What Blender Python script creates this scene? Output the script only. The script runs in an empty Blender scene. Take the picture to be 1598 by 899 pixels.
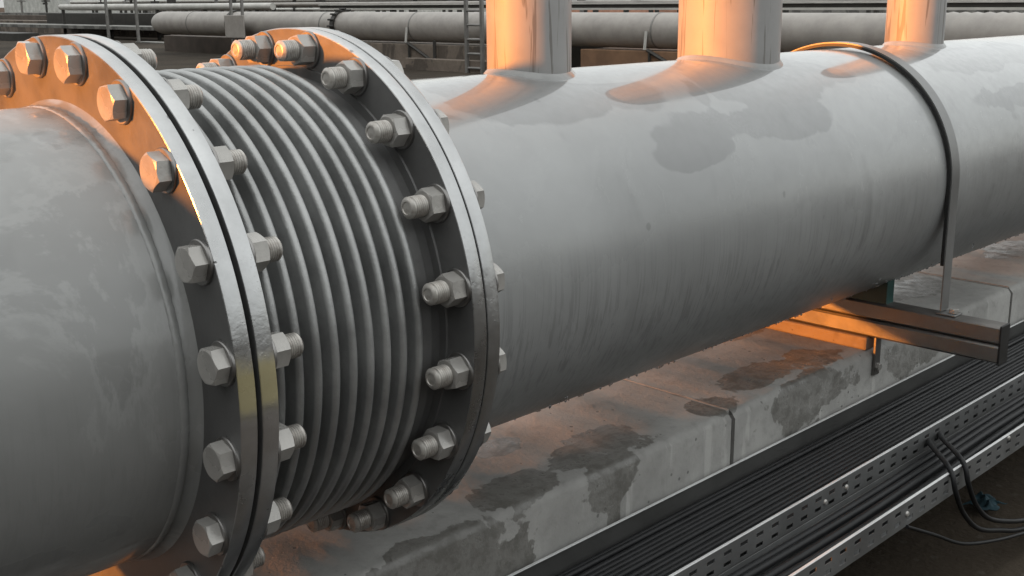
import bpy, bmesh, math, random
from mathutils import Vector, Matrix
random.seed(7)
R = math.radians
scene = bpy.context.scene
COL = scene.collection

# ------------------------------------------------------------------ helpers
def link(o):
    COL.objects.link(o); return o

def tag(o, label=None, cat=None, group=None, kind=None):
    if label: o['label'] = label
    if cat: o['category'] = cat
    if group: o['group'] = group
    if kind: o['kind'] = kind
    return o

def empty(name, loc=(0, 0, 0), label=None, cat=None, group=None):
    o = bpy.data.objects.new(name, None)
    o.empty_display_size = 0.05
    o.location = loc
    link(o)
    return tag(o, label, cat, group)

def obj(name, bm, mat, parent=None, smooth=35, loc=None, bevel=0.0, seg=2):
    me = bpy.data.meshes.new(name)
    bmesh.ops.recalc_face_normals(bm, faces=bm.faces[:]) if len(bm.faces) else None
    bm.to_mesh(me); bm.free()
    if smooth:
        me.polygons.foreach_set('use_smooth', [True] * len(me.polygons))
        me.set_sharp_from_angle(angle=R(smooth))
    me.materials.append(mat)
    o = bpy.data.objects.new(name, me)
    if parent is not None:
        o.parent = parent
    if loc is not None:
        o.location = loc
    if bevel:
        m = o.modifiers.new('bevel', 'BEVEL'); m.width = bevel; m.segments = seg
        m.limit_method = 'ANGLE'; m.angle_limit = R(40); m.harden_normals = False
    return link(o)

def box(bm, x0, x1, y0, y1, z0, z1, rot=None, piv=None):
    vs = [bm.verts.new((x, y, z)) for x in (x0, x1) for y in (y0, y1) for z in (z0, z1)]
    for f in ((0, 1, 3, 2), (4, 6, 7, 5), (0, 4, 5, 1), (2, 3, 7, 6), (0, 2, 6, 4), (1, 5, 7, 3)):
        bm.faces.new([vs[i] for i in f])
    if rot is not None:
        bmesh.ops.rotate(bm, verts=vs, cent=piv or (0, 0, 0), matrix=rot)
    return vs

def lathe(bm, prof, n=128, axis='x', a0=0.0, a1=2 * math.pi, origin=(0, 0, 0), close=False):
    """prof: list of (along, radius)."""
    full = abs(a1 - a0 - 2 * math.pi) < 1e-6
    cnt = n if full else n + 1
    rings = []
    for (u, r) in prof:
        ring = []
        if r < 1e-6:
            p = {'x': (u, 0, 0), 'y': (0, u, 0), 'z': (0, 0, u)}[axis]
            v = bm.verts.new((p[0] + origin[0], p[1] + origin[1], p[2] + origin[2]))
            ring = [v] * cnt
        else:
            for i in range(cnt):
                a = a0 + (a1 - a0) * i / n
                c, s = r * math.cos(a), r * math.sin(a)
                p = {'x': (u, c, s), 'y': (s, u, c), 'z': (c, s, u)}[axis]
                ring.append(bm.verts.new((p[0] + origin[0], p[1] + origin[1], p[2] + origin[2])))
        rings.append(ring)
    pairs = list(zip(rings[:-1], rings[1:]))
    if close:
        pairs.append((rings[-1], rings[0]))
    for A, B in pairs:
        for i in range(cnt if full else cnt - 1):
            j = (i + 1) % cnt
            q = [A[i], A[j], B[j], B[i]]
            u = []
            for v in q:
                if v not in u: u.append(v)
            if len(u) >= 3:
                try: bm.faces.new(u)
                except ValueError: pass

def tube(bm, pts, r, n=8, caps=True):
    pts = [Vector(p) for p in pts]
    rings = []
    up = None
    for i, p in enumerate(pts):
        t = (pts[min(i + 1, len(pts) - 1)] - pts[max(i - 1, 0)]).normalized()
        if up is None:
            up = Vector((0, 0, 1)) if abs(t.z) < 0.9 else Vector((1, 0, 0))
        s = t.cross(up).normalized(); up = s.cross(t).normalized()
        rings.append([bm.verts.new(p + (s * math.cos(2 * math.pi * k / n) + up * math.sin(2 * math.pi * k / n)) * r) for k in range(n)])
    for A, B in zip(rings[:-1], rings[1:]):
        for k in range(n):
            bm.faces.new((A[k], A[(k + 1) % n], B[(k + 1) % n], B[k]))
    if caps:
        bm.faces.new(rings[0][::-1]); bm.faces.new(rings[-1])

def spline(pts, per=10):
    P = [Vector(p) for p in pts]
    out = []
    for i in range(len(P) - 1):
        p0, p1, p2, p3 = P[max(i - 1, 0)], P[i], P[i + 1], P[min(i + 2, len(P) - 1)]
        for k in range(per):
            t = k / per
            out.append(0.5 * ((2 * p1) + (p2 - p0) * t + (2 * p0 - 5 * p1 + 4 * p2 - p3) * t * t + (-p0 + 3 * p1 - 3 * p2 + p3) * t ** 3))
    out.append(P[-1])
    return out

# ------------------------------------------------------------------ materials
class N:
    """tiny node-graph builder"""
    def __init__(s, name):
        s.m = bpy.data.materials.new(name); s.m.use_nodes = True
        s.t = s.m.node_tree; s.t.nodes.clear()
        s.out = s.t.nodes.new('ShaderNodeOutputMaterial')
        s.b = s.t.nodes.new('ShaderNodeBsdfPrincipled')
        s.t.links.new(s.b.outputs[0], s.out.inputs[0])
        tc = s.t.nodes.new('ShaderNodeTexCoord'); s.co = tc.outputs['Object']
        g = s.t.nodes.new('ShaderNodeNewGeometry'); s.pos = g.outputs['Position']; s.nrm = g.outputs['Normal']
    def set(s, key, v):
        i = s.b.inputs[key]
        if hasattr(v, 'links') or isinstance(v, bpy.types.NodeSocket): s.t.links.new(v, i)
        else: i.default_value = v if not isinstance(v, tuple) or len(v) == 4 else (*v, 1)
        return s
    def _in(s, node, i, v):
        if isinstance(v, bpy.types.NodeSocket): s.t.links.new(v, node.inputs[i])
        elif v is not None: node.inputs[i].default_value = v
    def math(s, op, a, b=None, clamp=False):
        n = s.t.nodes.new('ShaderNodeMath'); n.operation = op; n.use_clamp = clamp
        s._in(n, 0, a); s._in(n, 1, b); return n.outputs[0]
    def mapv(s, scale, loc=(0, 0, 0), src=None):
        n = s.t.nodes.new('ShaderNodeMapping'); n.inputs['Scale'].default_value = scale; n.inputs['Location'].default_value = loc
        s.t.links.new(src or s.co, n.inputs[0]); return n.outputs[0]
    def noise(s, scale, detail=4, rough=0.55, vec=None, dist=0.0):
        n = s.t.nodes.new('ShaderNodeTexNoise'); n.inputs['Scale'].default_value = scale
        n.inputs['Detail'].default_value = detail; n.inputs['Roughness'].default_value = rough; n.inputs['Distortion'].default_value = dist
        s.t.links.new(vec or s.co, n.inputs['Vector']); return n.outputs[0]
    def voro(s, scale, vec=None, rand=1.0):
        n = s.t.nodes.new('ShaderNodeTexVoronoi'); n.inputs['Scale'].default_value = scale; n.inputs['Randomness'].default_value = rand
        s.t.links.new(vec or s.co, n.inputs['Vector']); return n.outputs['Distance']
    def ramp(s, v, a, b, lo=0.0, hi=1.0, smooth=True):
        n = s.t.nodes.new('ShaderNodeMapRange'); n.interpolation_type = 'SMOOTHSTEP' if smooth else 'LINEAR'; n.clamp = True
        s._in(n, 0, v); n.inputs[1].default_value = a; n.inputs[2].default_value = b; n.inputs[3].default_value = lo; n.inputs[4].default_value = hi
        return n.outputs[0]
    def mix(s, f, a, b):
        n = s.t.nodes.new('ShaderNodeMix'); n.data_type = 'RGBA'
        s._in(n, 0, f)
        for i, v in ((6, a), (7, b)):
            if isinstance(v, bpy.types.NodeSocket): s.t.links.new(v, n.inputs[i])
            else: n.inputs[i].default_value = (*v, 1)
        return n.outputs[2]
    def sep(s, v):
        n = s.t.nodes.new('ShaderNodeSeparateXYZ'); s.t.links.new(v, n.inputs[0]); return n.outputs
    def bump(s, h, strength=0.3, dist=0.002):
        n = s.t.nodes.new('ShaderNodeBump'); n.inputs['Strength'].default_value = strength; n.inputs['Distance'].default_value = dist
        s.t.links.new(h, n.inputs['Height']); s.t.links.new(n.outputs[0], s.b.inputs['Normal']); return s
    def blob(s, xyz, cx, cy, rx, ry, warp=None, amt=0.0, use=(0, 1)):
        """soft elliptical mask centre (cx,cy) in two chosen coordinates: 1 inside"""
        x = s.math('DIVIDE', s.math('SUBTRACT', xyz[use[0]], cx), rx)
        y = s.math('DIVIDE', s.math('SUBTRACT', xyz[use[1]], cy), ry)
        d = s.math('SQRT', s.math('ADD', s.math('MULTIPLY', x, x), s.math('MULTIPLY', y, y)))
        if warp is not None:
            d = s.math('ADD', d, s.math('MULTIPLY', s.math('SUBTRACT', warp, 0.5), amt))
        return d

def pipe_paint(name, base, film=True, drips=True):
    k = N(name)
    big = k.noise(2.2, 5, 0.6); fine = k.noise(38, 4, 0.6)
    x, y, z = k.sep(k.co)[0:3]
    col = k.mix(k.ramp(big, 0.35, 0.7), tuple(c * 0.86 for c in base), tuple(c * 1.06 for c in base))
    streakv = k.mapv((120, 40, 4.0))
    st = k.noise(1.0, 5, 0.65, vec=streakv, dist=0.8)
    low = k.ramp(z, 0.12, -0.12)
    if drips:
        stm = k.math('MULTIPLY', k.ramp(st, 0.50, 0.60), k.math('MULTIPLY', low, 0.46 if film else 0.12))
        col = k.mix(stm, col, tuple(c * 0.45 for c in base))
        dv = k.noise(1.0, 3, 0.5, vec=k.mapv((11, 11, 0.9), (3, 0, 0)))
        col = k.mix(k.math('MULTIPLY', k.ramp(dv, 0.6, 0.75), 0.4), col, tuple(c * 0.6 for c in base))
    # water marks and tide lines with crisp edges
    bl = k.noise(3.1, 7, 0.68, dist=0.7)
    col = k.mix(k.ramp(bl, 0.56, 0.60, 0, 0.12 if film else 0.30), col, tuple(c * 0.62 for c in base))
    col = k.mix(k.math('MULTIPLY', k.ramp(bl, 0.52, 0.56), k.ramp(bl, 0.60, 0.56, 0, 0.12 if film else 0.35)), col, tuple(min(1, c * 1.3) for c in base))
    spot = k.ramp(k.math('ADD', k.voro(7.5), k.math('MULTIPLY', fine, 0.12)), 0.125, 0.09, 0, 0.6)
    col = k.mix(spot, col, tuple(c * 0.4 for c in base))
    if film:
        wp = k.math('ADD', k.math('MULTIPLY', k.noise(4.5, 3, 0.5, dist=0.9), 0.88), k.math('MULTIPLY', k.noise(22, 4, 0.6), 0.12))
        dm = None
        for (cx, cz, rx, rz) in ((1.36, 0.212, 0.30, 0.036), (1.12, 0.180, 0.14, 0.026), (1.48, 0.280, 0.27, 0.050), (0.87, 0.296, 0.27, 0.036), (2.58, 0.185, 0.24, 0.030), (2.9, 0.14, 0.3, 0.02), (2.62, 0.285, 0.35, 0.03)):
            m_ = k.ramp(k.blob((x, y, z), cx - 1.6, cz, rx * 1.12, rz * 1.12, wp, 2.6, use=(0, 2)), 1.0, 0.84)
            dm = m_ if dm is None else k.math('MAXIMUM', dm, m_)
        tear = k.ramp(k.blob((x, y, z), 1.07 - 1.6, 0.314, 0.17, 0.013, wp, 0.9, use=(0, 2)), 1.0, 0.93)
        dm = k.math('MULTIPLY', dm, k.math('SUBTRACT', 1.0, tear))
        mist = k.math('SUBTRACT', 1.0, k.math('MULTIPLY', k.ramp(k.noise(170, 2, 0.6), 0.40, 0.62), k.ramp(k.noise(5, 3), 0.5, 0.65, 0, 0.3)))
        col = k.mix(k.math('MULTIPLY', k.math('MULTIPLY', dm, mist), 0.52), col, tuple(c * 0.42 for c in base))
    # dusty scuffs
    sc = k.noise(6.5, 6, 0.7, dist=0.4)
    col = k.mix(k.ramp(sc, 0.58, 0.75, 0, 0.08 if film else 0.25), col, tuple(min(1, c * 1.35) for c in base))
    k.set('Base Color', col)
    ro = k.ramp(fine, 0.3, 0.7, 0.34, 0.46)
    k.set('Roughness', ro)
    # rain-wet paint: a clear smooth water film that breaks up into runs towards the underside
    wetn = k.noise(2.6, 5, 0.62, dist=0.5)
    if film:
        edge = k.math('ADD', z, k.math('MULTIPLY', k.math('SUBTRACT', wetn, 0.5), 0.22))
        wet = k.ramp(edge, -0.10, 0.16)
        patch = k.ramp(k.noise(4.2, 6, 0.65, dist=0.8), 0.60, 0.63)
        fog = k.ramp(k.noise(1.0, 5, 0.7, vec=k.mapv((9, 9, 4), (2, 1, 0))), 0.45, 0.7, 0, 0.10)
        high = k.ramp(z, 0.10, 0.30)
        k.set('Coat Weight', k.ramp(high, 0, 1, 0.55, 1.0))
        k.set('Coat Roughness', k.math('ADD', k.math('ADD', k.ramp(high, 0, 1, 0.17, 0.085), k.math('MULTIPLY', patch, 0.04)), k.math('ADD', fog, k.ramp(wet, 0, 1, 0.14, 0.0))))
        rl = k.b.inputs['Coat Roughness'].links[0].from_socket
        k.set('Coat Roughness', k.math('MAXIMUM', k.math('SUBTRACT', k.math('ADD', rl, 0.03), k.math('MULTIPLY', dm, 0.3)), 0.02))
        k.set('Coat IOR', 1.5)
    else:
        wet = k.ramp(wetn, 0.47, 0.53)
        k.set('Coat Weight', k.ramp(wet, 0, 1, 0.35, 0.8))
        k.set('Coat Roughness', k.ramp(wet, 0, 1, 0.34, 0.14))
    bumpy = k.math('ADD', k.math('MULTIPLY', k.noise(90, 3, 0.6), 0.5), k.math('MULTIPLY', k.math('MULTIPLY', st, low), 1.2))
    k.bump(bumpy, 0.06, 0.003)
    return k.m

def metal(name, base, rough=0.38, metallic=0.9, spots=0.0, bumpy=0.15, scale=60, dark=0.55, pits=False, brushed=False):
    k = N(name)
    big = k.noise(7, 5, 0.65); fine = k.noise(scale, 4, 0.6)
    col = k.mix(k.ramp(big, 0.3, 0.75), tuple(c * dark for c in base), base)
    col = k.mix(k.ramp(fine, 0.55, 0.8, 0, 0.35), col, tuple(c * 0.6 for c in base))
    h = fine
    if pits:
        d = k.voro(34); sz = k.noise(12, 2, 0.5)
        pit = k.ramp(k.math('ADD', d, k.math('MULTIPLY', sz, 0.6)), 0.36, 0.30)
        col = k.mix(k.math('MULTIPLY', pit, 0.6), col, tuple(c * 0.18 for c in base))
        drop = k.math('MULTIPLY', k.ramp(k.voro(230), 0.30, 0.1), k.ramp(big, 0.45, 0.6))
        h = k.math('SUBTRACT', k.math('ADD', k.math('MULTIPLY', fine, 0.6), k.math('MULTIPLY', drop, 0.12)), k.math('MULTIPLY', pit, 0.7))
    met = metallic
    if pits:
        # reflected yellow horizon painted on the near left rims, brown ground reflection below it
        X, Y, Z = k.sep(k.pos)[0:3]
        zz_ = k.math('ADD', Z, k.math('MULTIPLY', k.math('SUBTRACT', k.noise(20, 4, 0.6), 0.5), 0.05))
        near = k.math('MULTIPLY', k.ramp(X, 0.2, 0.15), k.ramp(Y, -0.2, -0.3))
        horizon_tint = k.math('MULTIPLY', k.math('MULTIPLY', k.ramp(zz_, 0.062, 0.035), k.ramp(zz_, -0.03, 0.0)), near)
        ground_tint = k.math('MULTIPLY', k.math('MULTIPLY', k.ramp(zz_, 0.0, -0.03), k.ramp(zz_, -0.16, -0.06)), near)
        col = k.mix(k.math('MULTIPLY', horizon_tint, 0.75), col, (0.36, 0.30, 0.12))
        col = k.mix(k.math('MULTIPLY', ground_tint, 0.7), col, (0.10, 0.075, 0.055))
        met = k.math('SUBTRACT', metallic, k.math('MULTIPLY', k.math('MAXIMUM', horizon_tint, ground_tint), 0.6))
    k.set('Base Color', col); k.set('Metallic', met)
    k.set('Roughness', k.ramp(big, 0.25, 0.75, rough - 0.07, rough + 0.1))
    k.bump(h, bumpy, 0.003)
    return k.m

def flat(name, base, rough=0.6, metallic=0.0, var=0.25, scale=12, bumpy=0.1, spec=0.5):
    k = N(name)
    n = k.noise(scale, 5, 0.65)
    k.set('Base Color', k.mix(k.ramp(n, 0.3, 0.7), tuple(c * (1 - var) for c in base), tuple(c * (1 + var) for c in base)))
    k.set('Roughness', rough); k.set('Metallic', metallic); k.set('Specular IOR Level', spec)
    k.bump(k.noise(scale * 6, 3, 0.6), bumpy, 0.003)
    return k.m

def concrete(name, base, stains=(), streaks=True, spec=0.4):
    k = N(name)
    x, y, z = k.sep(k.co)[0:3]
    nx, ny, nz = k.sep(k.nrm)[0:3]
    n1 = k.noise(3.0, 6, 0.65); n2 = k.noise(26, 5, 0.65); n3 = k.noise(130, 3, 0.6)
    col = k.mix(k.ramp(n1, 0.3, 0.7), tuple(c * 0.75 for c in base), tuple(c * 1.15 for c in base))
    col = k.mix(k.ramp(n2, 0.5, 0.75, 0, 0.4), col, tuple(c * 0.55 for c in base))
    pit = k.ramp(k.math('ADD', k.voro(30), k.math('MULTIPLY', k.noise(9, 2), 0.35)), 0.27, 0.22)
    col = k.mix(k.math('MULTIPLY', pit, 0.7), col, tuple(c * 0.25 for c in base))
    up = k.ramp(nz, 0.4, 0.8)
    ro = k.ramp(n2, 0.3, 0.7, 0.62, 0.85)
    if streaks and not stains:
        s1 = k.noise(1.0, 4, 0.6, vec=k.mapv((7.0, 1, 0.55), (0.7, 0, 0)), dist=0.5)
        wetv = k.math('MULTIPLY', k.ramp(s1, 0.49, 0.53), k.math('SUBTRACT', 1.0, up))
        col = k.mix(k.math('MULTIPLY', wetv, 0.75), col, tuple(c * 0.33 for c in base))
    if streaks:
        s2 = k.noise(1.0, 4, 0.55, vec=k.mapv((26, 1, 1.6), (5.1, 0, 0)), dist=0.4)
        pale = k.math('MULTIPLY', k.ramp(s2, 0.6, 0.68), k.math('SUBTRACT', 1.0, up))
        col = k.mix(k.math('MULTIPLY', pale, 0.35), col, tuple(min(1, c * 1.7) for c in base))
    if stains:
        # damp patches lie on the top and run over the edge: t = y on top, continuing down the face
        t = k.math('ADD', y, k.math('MINIMUM', k.math('ADD', z, 0.46), 0.0))
        warp = k.math('ADD', k.math('MULTIPLY', k.noise(7, 4, 0.55, dist=0.8), 0.75), k.math('MULTIPLY', k.noise(30, 4, 0.6), 0.25))
        tot = None
        for (cx, cy, rx, ry) in stains:
            m = k.ramp(k.blob((x, t, z), cx, cy, rx, ry, warp, 2.6), 1.0, 0.93)
            tot = m if tot is None else k.math('MAXIMUM', tot, m)
        rim_ = k.math('MULTIPLY', k.ramp(n2, 0.45, 0.6), 0.25)
        col = k.mix(k.math('MULTIPLY', tot, k.math('ADD', 0.68, rim_)), col, tuple(c * q for c, q in zip(base, (0.33, 0.32, 0.30))))
        ro = k.math('SUBTRACT', ro, k.math('MULTIPLY', tot, 0.38))
    k.set('Base Color', col); k.set('Roughness', ro); k.set('Specular IOR Level', spec)
    k.bump(k.math('SUBTRACT', k.math('ADD', k.math('MULTIPLY', n2, 0.8), k.math('MULTIPLY', n3, 0.4)), pit), 0.3, 0.006)
    return k.m

GREY = (0.262, 0.267, 0.266)
M = {}
M['paint_main'] = pipe_paint('header_paint', GREY)
M['paint_left'] = pipe_paint('pipe_paint', (0.225, 0.227, 0.222), film=False)
M['riser'] = None
k = N('branch_paint')
xx, yy, zz = k.sep(k.co)[0:3]
b = k.noise(5, 5, 0.6)
c = k.mix(k.ramp(b, 0.3, 0.7), (0.27, 0.265, 0.26), (0.34, 0.335, 0.33))
sv = k.noise(1.0, 4, 0.55, vec=k.mapv((42, 42, 2.0)), dist=1.1)
c = k.mix(k.ramp(sv, 0.56, 0.60, 0, 0.6), c, (0.10, 0.085, 0.07))
k.set('Base Color', c); k.set('Metallic', 0.1); k.set('Roughness', k.ramp(b, 0.3, 0.7, 0.5, 0.62)); k.set('Coat Weight', 0.06); k.set('Coat Roughness', 0.25)
k.bump(k.noise(70, 3, 0.6), 0.1, 0.003)
M['riser'] = k.m
M['flange'] = metal('galvanised_flange', (0.15, 0.149, 0.147), 0.42, 0.3, bumpy=0.18, scale=50, pits=False, dark=0.7)
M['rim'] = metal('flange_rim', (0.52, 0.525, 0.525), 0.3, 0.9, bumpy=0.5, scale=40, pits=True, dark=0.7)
M['bellows'] = metal('bellows_steel', (0.42, 0.425, 0.42), 0.40, 0.6, bumpy=0.25, scale=200, dark=0.6)
M['bolt'] = metal('bolt_zinc', (0.46, 0.445, 0.42), 0.27, 0.3, bumpy=0.18, scale=90, dark=0.66)
M['washer'] = metal('washer_zinc', (0.35, 0.34, 0.33), 0.42, 0.9, bumpy=0.1, scale=120)
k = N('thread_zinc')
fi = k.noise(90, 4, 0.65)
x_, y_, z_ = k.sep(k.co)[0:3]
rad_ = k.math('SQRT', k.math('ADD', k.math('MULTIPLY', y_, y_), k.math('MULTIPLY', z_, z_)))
groove_shade = k.ramp(rad_, 0.0155, 0.0147)          # groove shade painted as darker colour, keyed to thread radius
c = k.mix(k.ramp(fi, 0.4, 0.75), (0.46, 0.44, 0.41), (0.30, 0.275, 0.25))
k.set('Base Color', k.mix(k.math('MULTIPLY', k.math('MULTIPLY', groove_shade, k.ramp(k.math('ABSOLUTE', x_), 0.0505, 0.0495)), 0.45), c, (0.035, 0.03, 0.026))); k.set('Metallic', 0.45); k.set('Roughness', 0.42)
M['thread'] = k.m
M['weld'] = metal('weld_bead', (0.30, 0.29, 0.28), 0.45, 0.5, bumpy=0.6, scale=30)
M['black'] = flat('black_rubber', (0.012, 0.012, 0.012), 0.55)
M['dark'] = flat('dark_void', (0.02, 0.019, 0.017), 0.8)
M['strap'] = metal('strap_galvanised', (0.20, 0.20, 0.197), 0.38, 0.3, bumpy=0.08, dark=0.8)
M['strut'] = metal('strut_galvanised', (0.20, 0.19, 0.18), 0.36, 0.6, bumpy=0.12, dark=0.7)
M['teal'] = flat('teal_plastic', (0.006, 0.055, 0.05), 0.4, bumpy=0.05)
M['tray'] = metal('tray_galvanised', (0.19, 0.193, 0.193), 0.45, 0.4, bumpy=0.12, dark=0.75)
M['trayin'] = metal('tray_inner_dark', (0.07, 0.07, 0.068), 0.6, 0.2, bumpy=0.12, dark=0.75)  # darker base colour than the other rails, for the far rail
M['traylip'] = metal('tray_edge', (0.78, 0.79, 0.79), 0.4, 0.4, bumpy=0.05, dark=0.9)
M['cable'] = flat('cable_jacket', (0.010, 0.0105, 0.0115), 0.5, bumpy=0.03, scale=20, spec=0.3)
M['rag'] = flat('blue_cloth', (0.014, 0.042, 0.055), 0.85)
CB = (0.30, 0.297, 0.284)
M['plinth'] = concrete('plinth_concrete', CB, stains=[(0.48, -0.19, 0.22, 0.07), (0.77, -0.10, 0.10, 0.06), (0.60, -0.28, 0.20, 0.09), (1.05, -0.07, 0.135, 0.08), (1.00, -0.18, 0.085, 0.07), (1.00, -0.29, 0.02, 0.08), (1.42, -0.10, 0.085, 0.055), (1.66, -0.06, 0.14, 0.07), (1.74, -0.20, 0.22, 0.075), (1.91, -0.08, 0.09, 0.07), (0.90, 0.08, 0.06, 0.04), (2.36, -0.2, 0.22, 0.08), (2.75, 0.07, 0.2, 0.09), (3.55, 0.09, 0.18, 0.07), (2.0, 0.22, 0.3, 0.07)])
M['conc_far'] = concrete('weathered_concrete', (0.16, 0.13, 0.105), streaks=True)
M['conc_grey'] = concrete('grey_concrete', (0.18, 0.176, 0.163), streaks=True)
M['conc_pale'] = concrete('pale_render', (0.5, 0.5, 0.47), streaks=False)
M['far_pipe'] = flat('far_pipe_paint', (0.30, 0.278, 0.255), 0.5, 0.0, 0.12, 3, 0.05)
M['far_white'] = flat('far_cladding', (0.46, 0.45, 0.42), 0.5, 0.1, 0.12, 3, 0.05)
M['far_dark'] = flat('far_dark_steel', (0.035, 0.032, 0.028), 0.6, 0.2, 0.2, 5)
M['far_steel'] = flat('far_galvanised', (0.2, 0.193, 0.183), 0.5, 0.4, 0.15, 5)
M['brick'] = flat('salmon_render', (0.42, 0.22, 0.15), 0.8, 0, 0.15, 3)
k = N('soil')
n1 = k.noise(0.35, 6, 0.65); n2 = k.noise(4, 6, 0.7); n3 = k.noise(40, 4, 0.6)
c = k.mix(k.ramp(n1, 0.35, 0.65), (0.028, 0.022, 0.016), (0.055, 0.044, 0.033))
c = k.mix(k.ramp(n2, 0.55, 0.7, 0, 0.5), c, (0.06, 0.053, 0.043))
c = k.mix(k.ramp(k.voro(14), 0.16, 0.10, 0, 0.5), c, (0.085, 0.076, 0.064))
k.set('Base Color', c); k.set('Roughness', 0.95); k.set('Specular IOR Level', 0.12)
k.bump(k.math('ADD', n2, k.math('MULTIPLY', n3, 0.3)), 0.6, 0.03)
M['soil'] = k.m

# ------------------------------------------------------------------ dimensions (metres; main axis = X, z up)
RF = 0.42; RP = 0.3252; KR = 0.3918
XA, XA2, XB, XB2 = 0.0, 0.0229, 0.0303, 0.0534
XC, XC2, XD, XD2 = 0.3789, 0.4021, 0.4050, 0.4284
NB = 20; PH_A = 1.4556; PH_C = 1.4000

def flange_bm(x0, x1, r_in, face_parts):
    """face ring(s) and rim as separate bmeshes"""
    f = bmesh.new(); r = bmesh.new()
    e = 0.0018
    if face_parts:
        lathe(f, [(x0, r_in), (x0, RF - e)], 192)
        lathe(f, [(x1, r_in), (x1, RF - e)], 192)
    lathe(r, [(x0, RF - e), (x0 + e * 0.3, RF - e * 0.3), (x0 + e, RF), (x1 - e, RF), (x1 - e * 0.3, RF - e * 0.3), (x1, RF - e)], 192)
    return f, r

def add_flange(parent, x0, x1, r_in):
    f, r = flange_bm(x0, x1, r_in, True)
    fo = obj('flange', f, M['flange'], parent)
    obj('flange_rim', r, M['rim'], fo)
    return fo

# ------------------------------------------------------------------ left pipe
lp = empty('steel_pipe', (-0.6, 0, 0), 'grey painted steel pipe stub on the left ending in an orange-lit bolted flange', 'pipe')
off = Vector((0.6, 0, 0))
def P(parent): return -Vector(parent.location)
def childobj(name, bm, mat, parent, **kw):
    o = obj(name, bm, mat, parent, **kw)
    return o
def shift(bm, parent):
    bmesh.ops.translate(bm, verts=bm.verts[:], vec=-Vector(parent.location))
    return bm

bm = bmesh.new()
lathe(bm, [(-6.0, RP), (-3.0, RP), (-1.2, RP), (-0.6, RP), (-0.3, RP), (-0.014, RP), (-0.009, RP + 0.0015), (-0.005, RP + 0.004), (-0.002, RP + 0.0065), (0.0, RP + 0.009)], 192)
obj('pipe_wall', shift(bm, lp), M['paint_left'], lp)
bm = bmesh.new()
pr = []
for i in range(9):
    a = math.pi * i / 8
    pr.append((-0.021 - 0.006 * math.cos(a), RP - 0.0003 + 0.0028 * math.sin(a)))
lathe(bm, pr, 256)
rr = random.Random(3)
for v in bm.verts:
    a = math.atan2(v.co.z, v.co.y)
    s = 1 + 0.002 * math.sin(a * 150) + rr.uniform(-0.001, 0.001)
    v.co.y *= s; v.co.z *= s
obj('weld_bead', shift(bm, lp), M['paint_left'], lp, smooth=60)
def add_flange_s(parent, x0, x1, r_in):
    f, r = flange_bm(x0, x1, r_in, True)
    fo = obj('flange', shift(f, parent), M['flange'], parent)
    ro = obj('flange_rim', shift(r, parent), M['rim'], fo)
    return fo
add_flange_s(lp, XA, XA2, 0.30)

# ------------------------------------------------------------------ expansion joint
ej = empty('expansion_joint', (0.216, 0, -0.42), 'ribbed steel bellows expansion joint between the two bolted flange pairs', 'expansion joint')
add_flange_s(ej, XB, XB2, 0.30)
add_flange_s(ej, XC, XC2, 0.30)
bm = bmesh.new()
prof = [(XB2, 0.310)]
x_first, pitch, RC, RT = 0.0665, 0.0288, 0.3655, 0.3030
rc = 0.0065  # crest tube radius
prof += [(XB2 + 0.003, RT)]
for i in range(10):
    xc = x_first + i * pitch
    # flank up, round crest, flank down, round trough
    for j in range(9):
        a = math.pi - math.pi * j / 8
        prof.append((xc + rc * math.cos(a), RC - rc + rc * math.sin(a)))
    if i < 9:
        xt = xc + pitch / 2; rt = pitch / 2 - rc
        for j in range(1, 6):
            a = math.pi + math.pi * j / 6
            prof.append((xt + rt * math.cos(a), RT + rt + rt * math.sin(a)))
prof += [(x_first + 9 * pitch + rc + 0.001, 0.342)]
lathe(bm, prof, 256)
rr = random.Random(5)
obj('bellows', shift(bm, ej), M['bellows'], ej, smooth=60)
bm = bmesh.new()
xe = x_first + 9 * pitch + rc
lathe(bm, [(xe, 0.335), (xe + 0.001, 0.3525), (xe + 0.003, 0.3540), (0.3555, 0.3540), (0.3570, 0.3525), (0.3570, 0.335)], 192)
obj('collar', shift(bm, ej), M['flange'], ej)
bm = bmesh.new()
lathe(bm, [(0.3570, 0.336), (0.3572, 0.3475), (XC - 0.003, 0.3475), (XC - 0.003, 0.3615), (XC, 0.3625)], 192)
obj('neck_ring', shift(bm, ej), M['flange'], ej)
bm = bmesh.new()
lathe(bm, [(XA2, 0.30), (XA2, 0.402), (XB, 0.402), (XB, 0.30)], 128)
obj('gasket', shift(bm, ej), M['black'], ej)
bm = bmesh.new()
lathe(bm, [(XC2, 0.30), (XC2, 0.410), (XD, 0.410), (XD, 0.30)], 128)
obj('gasket', shift(bm, ej), M['black'], ej)

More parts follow.
